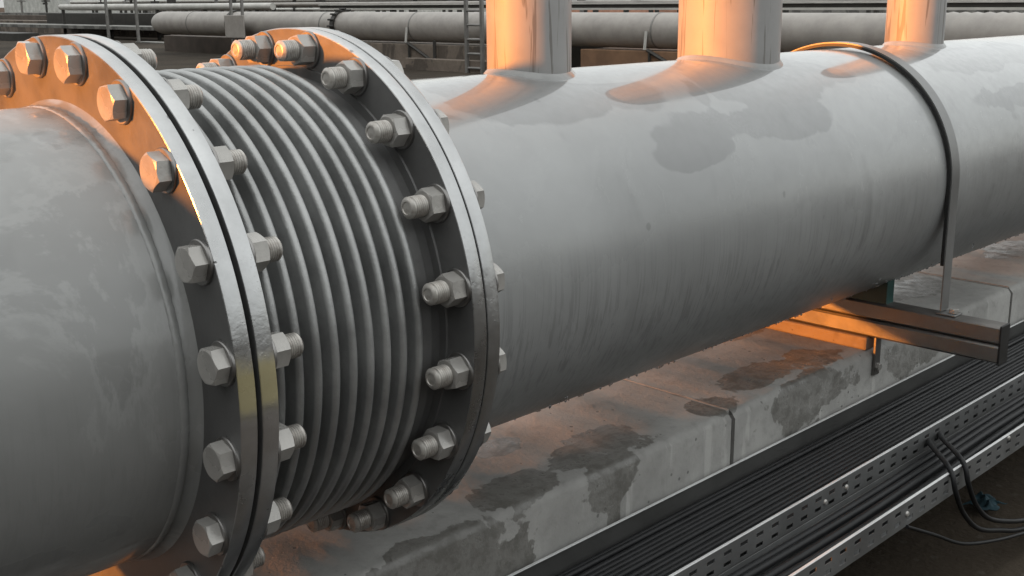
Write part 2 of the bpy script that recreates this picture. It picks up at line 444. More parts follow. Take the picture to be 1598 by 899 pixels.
# ------------------------------------------------------------------ main header pipe
mp = empty('steel_pipe', (1.6, 0, 0), 'long pale grey header pipe with three upright branch pipes, running off to the right', 'pipe')
bm = bmesh.new()
xs = [XD2, XD2 + 0.01] + [0.45 + 0.35 * i for i in range(36)]
prof = [(XD2, RP + 0.014), (XD2 + 0.012, RP + 0.006), (XD2 + 0.03, RP)] + [(x, RP) for x in xs[3:]]
lathe(bm, prof, 256)
obj('pipe_wall', shift(bm, mp), M['paint_main'], mp)
add_flange_s(mp, XD, XD2, 0.30)
for i, (xr, r) in enumerate(((0.920, 0.0806), (1.577, 0.1163), (2.490, 0.0801))):
    bm = bmesh.new()
    n = 96
    top = (0.57, 0.66, 0.62)[i]
    lo, hi, w0, w1 = [], [], [], []
    for j in range(n):
        a = 2 * math.pi * j / n
        cx, cy = xr + r * math.cos(a), r * math.sin(a)
        zb = math.sqrt(RP * RP - cy * cy) - 0.002
        lo.append(bm.verts.new((cx, cy, zb))); hi.append(bm.verts.new((cx, cy, top)))
    for j in range(n):
        bm.faces.new((lo[j], lo[(j + 1) % n], hi[(j + 1) % n], hi[j]))
    br = obj('branch_pipe', shift(bm, mp), M['riser'], mp)
    bm = bmesh.new()
    rings = []
    for (dr, dz) in ((0.0, 0.010), (0.003, 0.0075), (0.006, 0.004), (0.0085, 0.0)):
        ring = []
        for j in range(n):
            a = 2 * math.pi * j / n
            q = r + dr + 0.0006 * math.sin(a * 41)
            cx, cy = xr + q * math.cos(a), q * math.sin(a)
            ring.append(bm.verts.new((cx, cy, math.sqrt(RP * RP - cy * cy) + dz - 0.001)))
        rings.append(ring)
    for A, B in zip(rings[:-1], rings[1:]):
        for j in range(n):
            bm.faces.new((A[j], A[(j + 1) % n], B[(j + 1) % n], B[j]))
    obj('weld_bead', shift(bm, mp), M['paint_left'], br, smooth=60)
    bm = bmesh.new()
    lathe(bm, [(top - 0.006, r), (top + 0.02, r * 0.96), (top + 0.045, r * 0.72), (top + 0.058, r * 0.4), (top + 0.062, 0)], 64, axis='z', origin=(xr, 0, 0))
    obj('domed_cap', shift(bm, mp), M['flange'], br)

# beads of rain water clinging to the lower side of the header pipe
rg = random.Random(77)
bm = bmesh.new()
for i in range(260):
    x_ = rg.uniform(0.47, 4.2); a = R(rg.gauss(242, 7)); q = rg.uniform(0.0013, 0.0034)
    mt = Matrix.Translation((x_, (RP + q * 0.25) * math.cos(a), (RP + q * 0.25) * math.sin(a))) @ Matrix.Diagonal((1, 1, rg.uniform(1.0, 1.6), 1))
    bmesh.ops.create_icosphere(bm, subdivisions=1, radius=q, matrix=mt)
kk = N('water'); kk.set('Base Color', (0.75, 0.77, 0.78)); kk.set('Roughness', 0.04); kk.set('Transmission Weight', 0.85); kk.set('IOR', 1.33)
tag(obj('water_beads', bm, kk.m, smooth=180), 'small beads of rain water along the underside of the header pipe', 'water beads', kind='stuff')

# ------------------------------------------------------------------ bolts
def hex_prism(x0, x1, af, cham, sgn):
    """hexagon along X between x0 and x1; chamfered at the x-end given by sgn (-1: x0 side)"""
    bm = bmesh.new()
    rc_ = af / math.sqrt(3)
    def ring(x, r, n=6, rr_=None):
        return [bm.verts.new((x, r * math.cos(math.pi / 3 * i), r * math.sin(math.pi / 3 * i))) for i in range(6)]
    n = 48
    def rad(i, lim):
        a = 2 * math.pi * i / n
        t = (a % (math.pi / 3)) - math.pi / 6
        return min(af / 2 / math.cos(t), lim)
    rows = []
    far, near = (x1, x0) if sgn < 0 else (x0, x1)
    d = -1 if sgn < 0 else 1
    def row(x, lim):
        return [bm.verts.new((x, rad(i, lim) * math.cos(2 * math.pi * i / n), rad(i, lim) * math.sin(2 * math.pi * i / n))) for i in range(n)]
    A = row(far, 9)
    # upper edge of the flats dips towards the corners (chamfer)
    B = []
    for i in range(n):
        r = rad(i, 9); over = max(0, r - af / 2 * 1.01)
        B.append(bm.verts.new((near - d * (over * 0.55 + 0.0004), r * math.cos(2 * math.pi * i / n), r * math.sin(2 * math.pi * i / n))))
    Cc = [bm.verts.new((near, af / 2 * 0.97 * math.cos(2 * math.pi * i / n), af / 2 * 0.97 * math.sin(2 * math.pi * i / n))) for i in range(n)]
    for U_, V_ in ((A, B), (B, Cc)):
        for i in range(n):
            bm.faces.new((U_[i], U_[(i + 1) % n], V_[(i + 1) % n], V_[i]))
    bm.faces.new(A); bm.faces.new(Cc)
    return bm

AF = 0.0420; HH = 0.0185; NH = 0.0235; SR = 0.0160; WR = 0.0280; WT = 0.0045

def mesh_from(name, bm, mat, sharp=25):
    bmesh.ops.recalc_face_normals(bm, faces=bm.faces[:])
    me = bpy.data.meshes.new(name); bm.to_mesh(me); bm.free()
    me.polygons.foreach_set('use_smooth', [True] * len(me.polygons)); me.set_sharp_from_angle(angle=R(sharp))
    me.materials.append(mat); return me

def washer_bm():
    bm = bmesh.new()
    lathe(bm, [(0, SR + 0.001), (0, WR), (WT * 0.7, WR), (WT, WR - 0.0012), (WT, SR + 0.001)], 48)
    return bm
def stud_bm(length, thread):
    bm = bmesh.new()
    prof = [(0, SR)]
    p = 0.0034
    x = 0.002
    while x < thread - 0.004:
        prof += [(x, SR), (x + p * 0.5, SR - 0.0012)]; x += p
    prof += [(length - 0.004, SR - 0.0003), (length - 0.0008, SR - 0.0035), (length, SR - 0.0055), (length, SR * 0.55), (length - 0.0012, SR * 0.5), (length - 0.0012, 0)]
    lathe(bm, prof, 40)
    return bm

ME = {
    'bolt_head': mesh_from('bolt_head', hex_prism(0, HH, AF, 0, 1), M['bolt'], 8),
    'nut': mesh_from('nut', hex_prism(0, NH, AF, 0, 1), M['bolt'], 8),
    'washer': mesh_from('washer', washer_bm(), M['washer']),
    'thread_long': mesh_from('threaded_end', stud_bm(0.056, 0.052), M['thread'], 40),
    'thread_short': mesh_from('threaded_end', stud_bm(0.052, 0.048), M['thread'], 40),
}
bolt_rng = random.Random(11)
def make_bolt(ang, x_head, d_head, x_nut, label, group, stud, rot_h=None):
    """head sits on the face x_head pointing d_head (+1/-1 along X), nut on the face x_nut pointing the other way"""
    y, z = KR * math.cos(ang), KR * math.sin(ang)
    root = empty('hex_bolt', (x_head, y, z), label, 'bolt', group)
    def put(key, name, x, d, rx, par=root):
        o = bpy.data.objects.new(name, ME[key]); o.parent = par
        o.location = (x - x_head, 0, 0)
        o.rotation_euler = (rx, 0, 0) if d > 0 else (rx, 0, math.pi)
        link(o); return o
    rh = rot_h if rot_h is not None else bolt_rng.uniform(0, math.pi / 3)
    put('washer', 'washer', x_head, d_head, 0)
    put('bolt_head', 'bolt_head', x_head + d_head * WT, d_head, rh)
    put('washer', 'washer', x_nut, -d_head, 0)
    put('nut', 'nut', x_nut - d_head * WT, -d_head, bolt_rng.uniform(0, math.pi / 3))
    put(stud, 'threaded_end', x_nut - d_head * 0.001, -d_head, 0)
    return root

labA = {
 -1: 'grey hex bolt cut off by the left edge of the photo, on the left flange',
 0: 'orange-lit hex bolt at the crown of the left flange, nearest the photo corner',
 1: 'orange-lit hex bolt right beside the crown bolt of the left flange',
 2: 'orange-lit hex bolt on the left flange shoulder, third glowing head from the corner',
 3: 'hex bolt half orange half grey, lowest one still touched by sun on the left flange',
 4: 'grey hex bolt on the left flange just below the half-orange one',
 5: 'grey hex bolt on the left flange with a pale upper facet, midway up the photo',
 6: 'dark grey hex bolt on the left flange beside its dark lower rim',
 7: 'dark grey hex bolt low on the left flange, last full head above the orange glow',
 8: 'hex bolt at the bottom of the left flange cut by the lower photo edge',
}
for k_, lab in labA.items():
    make_bolt(PH_A + 2 * math.pi / NB * k_, XA, -1, XB2, lab, 'hex bolts round the left flange pair', 'thread_short')
labC = {
 -1: 'far-side hex bolt of the right flange, its end peeping over the bellows ridges',
 0: 'hex bolt with dull pink stud end at the crown of the right flange',
 1: 'hex bolt with glowing orange stud end at the crown of the right flange',
 2: 'grey hex bolt just right of and below the orange-tipped one on the right flange',
 3: 'grey hex bolt on the right flange shoulder, fourth stud end from the crown',
 4: 'grey hex bolt on the right flange above the middle, beside the bright rim stretch',
 5: 'grey hex bolt at mid height of the right flange, over the dark rusty face',
 6: 'hex bolt with bright facet nut below mid height of the right flange',
 7: 'hex bolt with pale worn stud end low on the right flange',
 8: 'shadowed hex bolt low on the right flange, second from its bottom',
 9: 'brownish hex bolt at the very bottom of the right flange above the concrete',
 10: 'hex bolt nearly hidden under the bellows at the bottom of the right flange',
}
for k_, lab in labC.items():
    make_bolt(PH_C + 2 * math.pi / NB * k_, XD2, 1, XC, lab, 'hex bolts round the right flange pair', 'thread_long')

# ------------------------------------------------------------------ pipe clamp (U strap) on the main pipe
XS = 2.080
cl = empty('pipe_clamp', (XS, 0, -0.32), 'flat steel U-strap with black rubber liner over the grey header pipe', 'clamp')
def ustrap(r0, r1, w, zc, foot):
    bm = bmesh.new()
    path = []
    path.append((-1, foot))
    n = 96
    secs = []
    pts0, pts1 = [], []
    pts0.append((-r0, foot)); pts1.append((-r1, foot))
    pts0.append((-r0, zc * 0.5)); pts1.append((-r1, zc * 0.5))
    for i in range(n + 1):
        a = math.pi - math.pi * i / n
        pts0.append((r0 * math.cos(a), zc + r0 * math.sin(a))); pts1.append((r1 * math.cos(a), zc + r1 * math.sin(a)))
    pts0.append((r0, zc * 0.5)); pts1.append((r1, zc * 0.5))
    pts0.append((r0, foot)); pts1.append((r1, foot))
    for p, q in zip(pts0, pts1):
        secs.append([bm.verts.new((x, yz[0], yz[1])) for x, yz in ((XS - w / 2, p), (XS + w / 2, p), (XS + w / 2, q), (XS - w / 2, q))])
    for A, B in zip(secs[:-1], secs[1:]):
        for k2 in range(4):
            bm.faces.new((A[k2], A[(k2 + 1) % 4], B[(k2 + 1) % 4], B[k2]))
    bm.faces.new(secs[0]); bm.faces.new(secs[-1])
    return bm
obj('strap', shift(ustrap(0.3345, 0.3378, 0.042, 0.005, -0.318), cl), M['strap'], cl)
bm = ustrap(0.3275, 0.3344, 0.050, 0.005, -0.20)
obj('rubber_liner', shift(bm, cl), M['black'], cl)
bm = bmesh.new(); box(bm, XS - 0.022, XS + 0.022, -0.375, -0.325, -0.3265, -0.3225)
obj('foot_plate', shift(bm, cl), M['strap'], cl, bevel=0.001)
bm = hex_prism(0, 0.011, 0.022, 0, 1)
bmesh.ops.rotate(bm, verts=bm.verts[:], cent=(0, 0, 0), matrix=Matrix.Rotation(-math.pi / 2, 3, 'Y'))
bmesh.ops.translate(bm, verts=bm.verts[:], vec=(XS, -0.362, -0.3213))
obj('nut', shift(bm, cl), M['bolt'], cl, smooth=25)

# ------------------------------------------------------------------ support beam of two strut channels
sb = empty('support_beam', (2.077, 0, -0.424), 'steel double strut support beam under the grey header pipe, one end glowing orange', 'beam')
def strut(z0, z1, y0, y1, x0=2.054, x1=2.100):
    bm = bmesh.new()
    g = 0.0045; h = (z1 - z0); lip = 0.006
    # C-section outline, closed face towards the viewer, rolled lips top and bottom
    prof = [(x0, z0 + lip), (x0 + 0.003, z0 + 0.002), (x0 + 0.007, z0), (x1, z0), (x1, z1), (x0 + 0.007, z1), (x0 + 0.003, z1 - 0.002), (x0, z1 - lip)]
    rows = [[bm.verts.new((px, yy_, pz)) for (px, pz) in prof] for yy_ in (y0, y1)]
    m = len(prof)
    for i in range(m):
        bm.faces.new((rows[0][i], rows[0][(i + 1) % m], rows[1][(i + 1) % m], rows[1][i]))
    bm.faces.new(rows[0]); bm.faces.new(rows[1][::-1])
    return bm
obj('strut_channel', shift(strut(-0.3745, -0.3275, -0.491, 0.62), sb), M['strut'], sb)
obj('strut_channel', shift(strut(-0.4235, -0.3765, -0.491, 0.62), sb), M['strut'], sb)
bm = bmesh.new(); box(bm, 2.0515, 2.1025, -0.4965, -0.4915, -0.4255, -0.3255)
obj('end_cap', shift(bm, sb), M['black'], sb, bevel=0.0015)

bs = empty('grout_pad', (2.077, 0.1, -0.46), 'rough grout pad with a hanger plate, packed between support beam and concrete plinth', 'grout pad')
bm = bmesh.new(); box(bm, 2.044, 2.112, -0.150, 0.60, -0.4605, -0.4245)
obj('pad', shift(bm, bs), M['conc_far'], bs, smooth=0, bevel=0.006)
bm = bmesh.new()
box(bm, 2.062, 2.092, -0.168, -0.1615, -0.53, -0.4245)
obj('hanger_plate', shift(bm, bs), M['strut'], bs, bevel=0.001)
bm = hex_prism(0, 0.009, 0.019, 0, 1)
bmesh.ops.rotate(bm, verts=bm.verts[:], cent=(0, 0, 0), matrix=Matrix.Rotation(-math.pi / 2, 3, 'Z'))
bmesh.ops.translate(bm, verts=bm.verts[:], vec=(2.077, -0.1682, -0.507))
obj('anchor_nut', shift(bm, bs), M['bolt'], bs, smooth=25)

# teal chock wedged between pipe and beam
bm = bmesh.new()
prof = []
y0c, y1c = -0.19, -0.03
pts = [(y1c, -0.3270), (y0c, -0.3270)]
for i in range(13):
    yv = y0c + (y1c - y0c) * i / 12
    pts.append((yv, -math.sqrt(0.3262 ** 2 - yv * yv)))
rows = [[bm.verts.new((xv, py, pz)) for (py, pz) in pts] for xv in (2.058, 2.096)]
m = len(pts)
for i in range(m):
    bm.faces.new((rows[0][i], rows[0][(i + 1) % m], rows[1][(i + 1) % m], rows[1][i]))
bm.faces.new(rows[0]); bm.faces.new(rows[1][::-1])
o = obj('pipe_chock', bm, M['teal'])
tag(o, 'dark teal plastic chock wedged under the header pipe on the support beam', 'chock')

# ------------------------------------------------------------------ concrete plinth blocks
def plinth(x0, x1, y0, y1, zt, zb, label, name='concrete_plinth', mat=None, seed=0):
    bm = bmesh.new()
    rg = random.Random(seed)
    nx = max(2, int((x1 - x0) / 0.03)); c = 0.018
    pro = [(y0, zb), (y0, zt - c), (y0 + c * 0.45, zt - c * 0.35), (y0 + c, zt), ((y0 + y1) / 2, zt), (y1, zt), (y1, zb)]
    rows = []
    for i in range(nx + 1):
        x = x0 + (x1 - x0) * i / nx
        row = []
        for q, (y, z) in enumerate(pro):
            j = 0.0022 if q in (1, 2, 3) else 0
            row.append(bm.verts.new((x, y + rg.uniform(-j, j), z + rg.uniform(-j, j))))
        rows.append(row)
    for A, B in zip(rows[:-1], rows[1:]):
        for q in range(len(pro)):
            bm.faces.new((A[q], A[(q + 1) % len(pro)], B[(q + 1) % len(pro)], B[q]))
    bm.faces.new(rows[0]); bm.faces.new(rows[-1][::-1])
    o = obj(name, bm, mat or M['plinth'], smooth=50)
    return tag(o, label, 'plinth', 'concrete plinth blocks under the pipes')
pA = plinth(-3.0, 1.4135, -0.158, 1.5, -0.46, -1.0, 'stained concrete plinth block nearest the bellows, ending at a dark drip joint', seed=1)
pB = plinth(1.4255, 2.972, -0.158, 1.5, -0.46, -1.0, 'stained concrete plinth block carrying the double strut support beam', seed=2)
plinth(2.985, 4.9, -0.158, 1.5, -0.46, -1.0, 'concrete plinth block at the right photo edge beyond the strap clamp', seed=3)

M['seal'] = flat('joint_mastic', (0.235, 0.23, 0.217), 0.85, 0, 0.3, 20)
for par, xa, xb in ((pA, 1.4137, 1.4253), (pB, 2.9722, 2.9848)):
    bm = bmesh.new(); box(bm, xa, xb, -0.142, 1.49, -0.99, -0.4608)
    obj('joint_seal', bm, M['seal'], par, smooth=0)

# ------------------------------------------------------------------ cable trays
def rail(x0, x1, y, ztop, h, lipdir, holes=True, mat=None):
    """perforated side rail: sheet in the XZ plane with two rows of real slots"""
    bm = bmesh.new()
    zs = [ztop - h, ztop - 0.0455, ztop - 0.0365, ztop - 0.0215, ztop - 0.0125, ztop]
    xsx = []
    pitch_, sl = 0.0565, 0.025
    x = x0; flags = []
    while x < x1:
        xsx.append(x); flags.append(False)
        xsx.append(x + pitch_ - sl); flags.append(True)
        x += pitch_
    xsx.append(x)
    grid = [[bm.verts.new((xx_, y, zz_)) for zz_ in zs] for xx_ in xsx]
    for i in range(len(xsx) - 1):
        for j in range(5):
            if holes and flags[i] and j in (1, 3):
                continue
            bm.faces.new((grid[i][j], grid[i + 1][j], grid[i + 1][j + 1], grid[i][j + 1]))
    o = obj('side_rail', bm, mat or M['tray'], None, smooth=0)
    md = o.modifiers.new('solid', 'SOLIDIFY'); md.thickness = 0.0016; md.offset = 0
    return o, x

def tray(y_far, y_near, ztop, h, label, x0=-0.9, x1=9.0, bolts=(), far_high=True):
    root = empty('cable_tray', (1.5, (y_far + y_near) / 2, ztop - h), label, 'cable tray', 'perforated cable trays')
    for y in (y_far, y_near):
        low = y == y_far and not far_high
        if low:      # the inner side of the outer tray is only a low upstand
            bm = bmesh.new(); box(bm, x0, x1, y - 0.0008, y + 0.0008, ztop - h + 0.002, ztop - h + 0.014)
            bmesh.ops.translate(bm, verts=bm.verts[:], vec=-Vector(root.location))
            obj('side_rail', bm, M['tray'], root, smooth=0); continue
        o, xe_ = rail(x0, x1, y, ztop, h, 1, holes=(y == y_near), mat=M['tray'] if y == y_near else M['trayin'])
        o.data.transform(Matrix.Translation(-Vector(root.location))); o.parent = root
        bm = bmesh.new()
        s = 1 if y == y_far else -1
        ya, yb = (y - 0.0012, y + 0.005) if y == y_near else (y - 0.005, y + 0.0012)
        box(bm, x0, xe_, ya, yb, ztop + 0.0003, ztop + 0.0028)
        bmesh.ops.translate(bm, verts=bm.verts[:], vec=-Vector(root.location))
        obj('rail_lip', bm, M['traylip'], o, smooth=0, bevel=0.0008)
    bm = bmesh.new(); box(bm, x0, x1, min(y_far, y_near) + 0.002, max(y_far, y_near) - 0.002, ztop - h, ztop - h + 0.0016)
    bmesh.ops.translate(bm, verts=bm.verts[:], vec=-Vector(root.location))
    obj('base_panel', bm, M['tray'], root, smooth=0)
    for (bx, bz) in bolts:
        bm = bmesh.new()
        lathe(bm, [(y_near - 0.0010, 0.0065), (y_near - 0.003, 0.006), (y_near - 0.005, 0.0045), (y_near - 0.006, 0.0)], 16, axis='y', origin=(bx, 0, bz))
        bmesh.ops.translate(bm, verts=bm.verts[:], vec=-Vector(root.location))
        obj('coach_bolt', bm, M['bolt'], root)
    return root
Z1 = -0.580
tray(-0.176, -0.394, Z1, 0.057, 'wider cable tray packed with parallel black cables, next to the concrete', bolts=((1.432, -0.612), (1.522, -0.606)))
Z2 = -0.584
tray(-0.404, -0.549, Z2, 0.057, 'narrower outer cable tray with loose sagging black cables', bolts=((1.50, -0.612), (2.02, -0.59)), far_high=False)

# cables lying in the inner tray
rg = random.Random(21)
ncab = 14
cab_lab = 'black power cable lying straight in the packed inner tray'
for i in range(ncab):
    yb = -0.197 - (0.394 - 0.176 - 0.036) * i / (ncab - 1)
    r = rg.choice((0.0067, 0.0069, 0.0071))
    ph, am = rg.uniform(0, 6), rg.uniform(0.0004, 0.0012)
    zc = Z1 - 0.0375 + rg.uniform(-0.002, 0.003)
    pts = [(-0.9 + 0.15 * j, yb + am * math.sin(ph + j * 0.8), zc + am * math.sin(ph * 2 + j * 0.6)) for j in range(67)]
    bm = bmesh.new(); tube(bm, pts, r, 10)
    tag(obj('power_cable', bm, M['cable'], smooth=60), cab_lab, 'cable', 'parallel black cables in the inner tray')
# second, lower layer as loose cables in the outer tray
for i, (yb, zc, r, am) in enumerate(((-0.430, -0.624, 0.009, 0.004), (-0.452, -0.620, 0.0085, 0.005), (-0.475, -0.622, 0.010, 0.006), (-0.500, -0.620, 0.0085, 0.007), (-0.524, -0.624, 0.009, 0.004))):
    ph = rg.uniform(0, 6)
    pts = [(-0.9 + 0.15 * j, yb + am * math.sin(ph + j * 0.55), zc + 0.5 * am * math.sin(ph * 2 + j * 0.4)) for j in range(67)]
    bm = bmesh.new(); tube(bm, pts, r, 10)
    tag(obj('power_cable', bm, M['cable'], smooth=60), 'black cable lying loosely in the narrower outer tray', 'cable', 'loose black cables in the outer tray')
loops = [
 ([(1.93, -0.392, -0.612), (1.86, -0.43, -0.595), (1.73, -0.525, -0.572), (1.70, -0.556, -0.585), (1.70, -0.568, -0.625), (1.745, -0.572, -0.69), (1.83, -0.575, -0.755), (1.95, -0.58, -0.800), (2.06, -0.585, -0.835), (2.25, -0.59, -0.870), (2.6, -0.6, -0.893)], 0.0060, 'thick black cable loop hanging over the outer tray, left of the pair'),
 ([(1.99, -0.392, -0.612), (1.92, -0.43, -0.595), (1.79, -0.525, -0.570), (1.765, -0.556, -0.584), (1.765, -0.568, -0.625), (1.81, -0.572, -0.69), (1.88, -0.575, -0.745), (1.97, -0.58, -0.783), (2.09, -0.585, -0.820), (2.27, -0.59, -0.858), (2.6, -0.6, -0.890)], 0.0060, 'thick black cable loop hanging over the outer tray, right of the pair'),
 ([(1.50, -0.553, -0.641), (1.62, -0.562, -0.70), (1.75, -0.572, -0.765), (1.90, -0.585, -0.808), (2.06, -0.595, -0.842), (2.25, -0.602, -0.876), (2.6, -0.61, -0.894)], 0.0042, 'thin black cable drooping from under the outer tray to the ground'),
]
for pts, r, lab in loops:
    bm = bmesh.new(); tube(bm, spline(pts, 10), r, 10)
    tag(obj('hanging_cable', bm, M['cable'], smooth=60), lab, 'cable', 'cables hanging out of the outer tray')

# crumpled blue rag on the soil below the trays
bm = bmesh.new()
rg = random.Random(4)
bmesh.ops.create_grid(bm, x_segments=16, y_segments=12, size=0.5)
for v in bm.verts:
    x_, y_ = v.co.x, v.co.y
    h = 0.022 * abs(math.sin(x_ * 9 + 2 * y_)) + 0.018 * abs(math.sin(y_ * 11 - 3 * x_)) + rg.uniform(0, 0.006)
    v.co = Vector((x_ * 0.085 + 0.012 * math.sin(y_ * 7), y_ * 0.07 + 0.01 * math.sin(x_ * 9), 0.006 + h * (1 - 0.8 * max(abs(x_), abs(y_)) * 2 * 0.9)))
o = obj('rag', bm, M['rag'], smooth=80, loc=(2.25, -0.42, -0.895))
o.modifiers.new('sub', 'SUBSURF').levels = 1
sm = o.modifiers.new('solid', 'SOLIDIFY'); sm.thickness = 0.002
tag(o, 'crumpled blue rag lying on the dark soil below the cable trays', 'rag')

# ------------------------------------------------------------------ ground
bm = bmesh.new()
ZG = -0.90
nn = 64
def gco(t):
    s = 2 * t - 1
    return math.copysign(abs(s) ** 3, s) * 400
rg = random.Random(9)
gv = [[bm.verts.new((gco(i / nn) + 1.5, gco(j / nn), ZG - 0.12 * (1 if gco(i / nn) > 6 or gco(j / nn) > 4 else 0) + rg.uniform(-0.008, 0.008))) for j in range(nn + 1)] for i in range(nn + 1)]
for i in range(nn):
    for j in range(nn):
        bm.faces.new((gv[i][j], gv[i + 1][j], gv[i + 1][j + 1], gv[i][j + 1]))
tag(obj('ground', bm, M['soil'], smooth=180), kind='structure')

# ------------------------------------------------------------------ background: crossing header pipe along Y at x = 16.1
ZF = -1.05
bp = empty('insulated_pipe', (16.1, 18, -0.14), 'long grey pipe with rounded end crossing the background behind the branch pipes', 'pipe')
bm = bmesh.new()
pr = [(-1.5, 0.32)]
pr += [(y_, 0.32) for y_ in (3, 6, 9, 12, 15, 18, 21, 24, 27, 29.6)]
for i in range(1, 9):
    a = math.pi / 2 * i / 8
    pr.append((29.6 + 0.65 * math.sin(a), 0.32 * math.cos(a)))
lathe(bm, pr, 64, axis='y', origin=(16.1, 0, -0.14))
obj('pipe_wall', shift(bm, bp), M['far_pipe'], bp)
def ring_at(y, r, w, mat, name):
    bm = bmesh.new()
    lathe(bm, [(y - w / 2, 0.30), (y - w / 2, r), (y + w / 2, r), (y + w / 2, 0.30)], 48, axis='y', origin=(16.1, 0, -0.14))
    return obj(name, shift(bm, bp), mat, bp)
ring_at(25.75, 0.365, 0.12, M['far_dark'], 'flange')
ring_at(21.05, 0.362, 0.14, M['far_dark'], 'flange')
for y_ in (18.25, 11.5, 21.6, 9.4, 27.9):
    ring_at(y_, 0.327, 0.035, M['far_steel'], 'band')
# studs of the nearer flange
for k_ in range(16):
    a = 2 * math.pi * k_ / 16
    bm = bmesh.new()
    lathe(bm, [(20.93, 0.0), (20.93, 0.022), (21.17, 0.022), (21.17, 0.0)], 6, axis='y', origin=(16.1 + 0.385 * math.cos(a), 0, -0.14 + 0.385 * math.sin(a)))
    obj('flange_bolt', shift(bm, bp), M['far_dark'], bp)
# corrugated section
bm = bmesh.new()
pr = []
for k_ in range(34):
    y_ = 6.55 - k_ * 0.09
    pr.append((y_, 0.322 + (0.018 if k_ % 2 else 0)))
lathe(bm, pr, 48, axis='y', origin=(16.1, 0, -0.14))
obj('corrugated_sleeve', shift(bm, bp), M['far_pipe'], bp, smooth=80)

def fbox(name, dims, mat, label, cat, group=None, bevel=0.012, parent=None):
    bm = bmesh.new(); box(bm, *dims)
    o = obj(name, bm, mat, parent, smooth=0, bevel=bevel)
    return tag(o, label, cat, group) if parent is None else o

# supports of the far pipe
fbox('concrete_wall', (15.75, 16.6, 14.95, 22.6, ZF - 0.1, -0.50), M['conc_far'], 'brownish weathered concrete wall under the far pipe left of the ladder', 'wall')
fbox('concrete_footing', (15.45, 15.745, 15.2, 18.0, ZF - 0.1, -0.78), M['conc_far'], 'low concrete footing stepping out from the brown wall beside the ladder', 'footing')
fbox('concrete_wall', (15.75, 16.6, 10.2, 13.15, ZF - 0.1, -0.49), flat('rust_brown_render', (0.17, 0.095, 0.052), 0.8, 0, 0.2, 3), 'rust-brown wall below the far pipe between first and second branch pipes', 'wall')
fbox('concrete_wall', (15.75, 16.6, 2.0, 9.0, ZF - 0.1, -0.60), M['conc_far'], 'low brown wall below the far pipe right of the second branch pipe', 'wall')
def bracket(y, label):
    root = empty('pipe_bracket', (15.7, y, -0.95), label, 'bracket', 'triangular steel brackets under the far pipe')
    def part(name, pts, r, mat=M['far_dark']):
        bm = bmesh.new(); tube(bm, pts, r, 6)
        return obj(name, shift(bm, root), mat, root)
    part('diagonal_arm', [(15.70, y, -0.47), (15.70, y - 0.9, -0.88)], 0.035)
    part('post', [(15.70, y - 0.9, -0.40), (15.70, y - 0.9, -0.95)], 0.035)
    part('hanger_strap', [(15.76, y + 0.08, -0.14), (15.72, y + 0.08, -0.47)], 0.03, M['far_white'])
    part('leg', [(15.70, y - 0.05, -0.47), (15.70, y - 0.05, -1.05)], 0.03)
bracket(18.2, 'dark triangular bracket with white strap under the far pipe left of the ladder')
bracket(11.5, 'dark triangular bracket with white strap under the far pipe beside the second branch pipe')
# ladder
la = empty('ladder', (15.4, 15.72, ZF), 'grey steel ladder standing just left of the first branch pipe', 'ladder')
for y_ in (15.95, 15.49):
    bm = bmesh.new(); box(bm, 15.37, 15.43, y_ - 0.035, y_ + 0.035, ZF - 0.05, 1.6)
    obj('side_rail', shift(bm, la), M['far_steel'], la, smooth=0)
for k_ in range(9):
    zr = -0.92 + k_ * 0.286
    bm = bmesh.new(); tube(bm, [(15.4, 15.92, zr), (15.4, 15.52, zr)], 0.026, 8)
    obj('rung', shift(bm, la), M['far_steel'], la)
# junction box on two posts in front of the far pipe
jb = empty('valve_stand', (15.6, 24.9, ZF), 'pale box hung between two thin posts in front of the far pipe', 'stand')
for y_ in (25.16, 24.63):
    bm = bmesh.new(); box(bm, 15.55, 15.61, y_ - 0.03, y_ + 0.03, ZF, 1.1)
    obj('post', shift(bm, jb), M['far_steel'], jb, smooth=0)
bm = bmesh.new(); box(bm, 15.5, 15.549, 24.5, 25.4, -0.47, 0.10)
obj('box', shift(bm, jb), M['far_pipe'], jb, smooth=0, bevel=0.01)

# rack channel and far pipes along the top of the picture
ch = empty('rack_channel', (17.6, 10, -0.95), 'dark steel rack channel with pale edges just above the far pipe', 'channel')
for dims, mat, nm in (((17.5, 17.7, -2, 24.0, 0.205, 0.245), M['far_white'], 'lower_edge'), ((17.55, 17.65, -2, 24.0, 0.2455, 0.318), M['far_dark'], 'web'), ((17.5, 17.7, -2, 24.0, 0.3185, 0.350), M['far_white'], 'upper_edge')):
    bm = bmesh.new(); box(bm, *dims); obj(nm, shift(bm, ch), mat, ch, smooth=0)
for y_ in (3.0, 7.5, 12.0, 16.5, 21.0):
    bm = bmesh.new(); box(bm, 17.54, 17.66, y_ - 0.06, y_ + 0.06, ZF, 0.2045); obj('post', shift(bm, ch), M['far_dark'], ch, smooth=0)

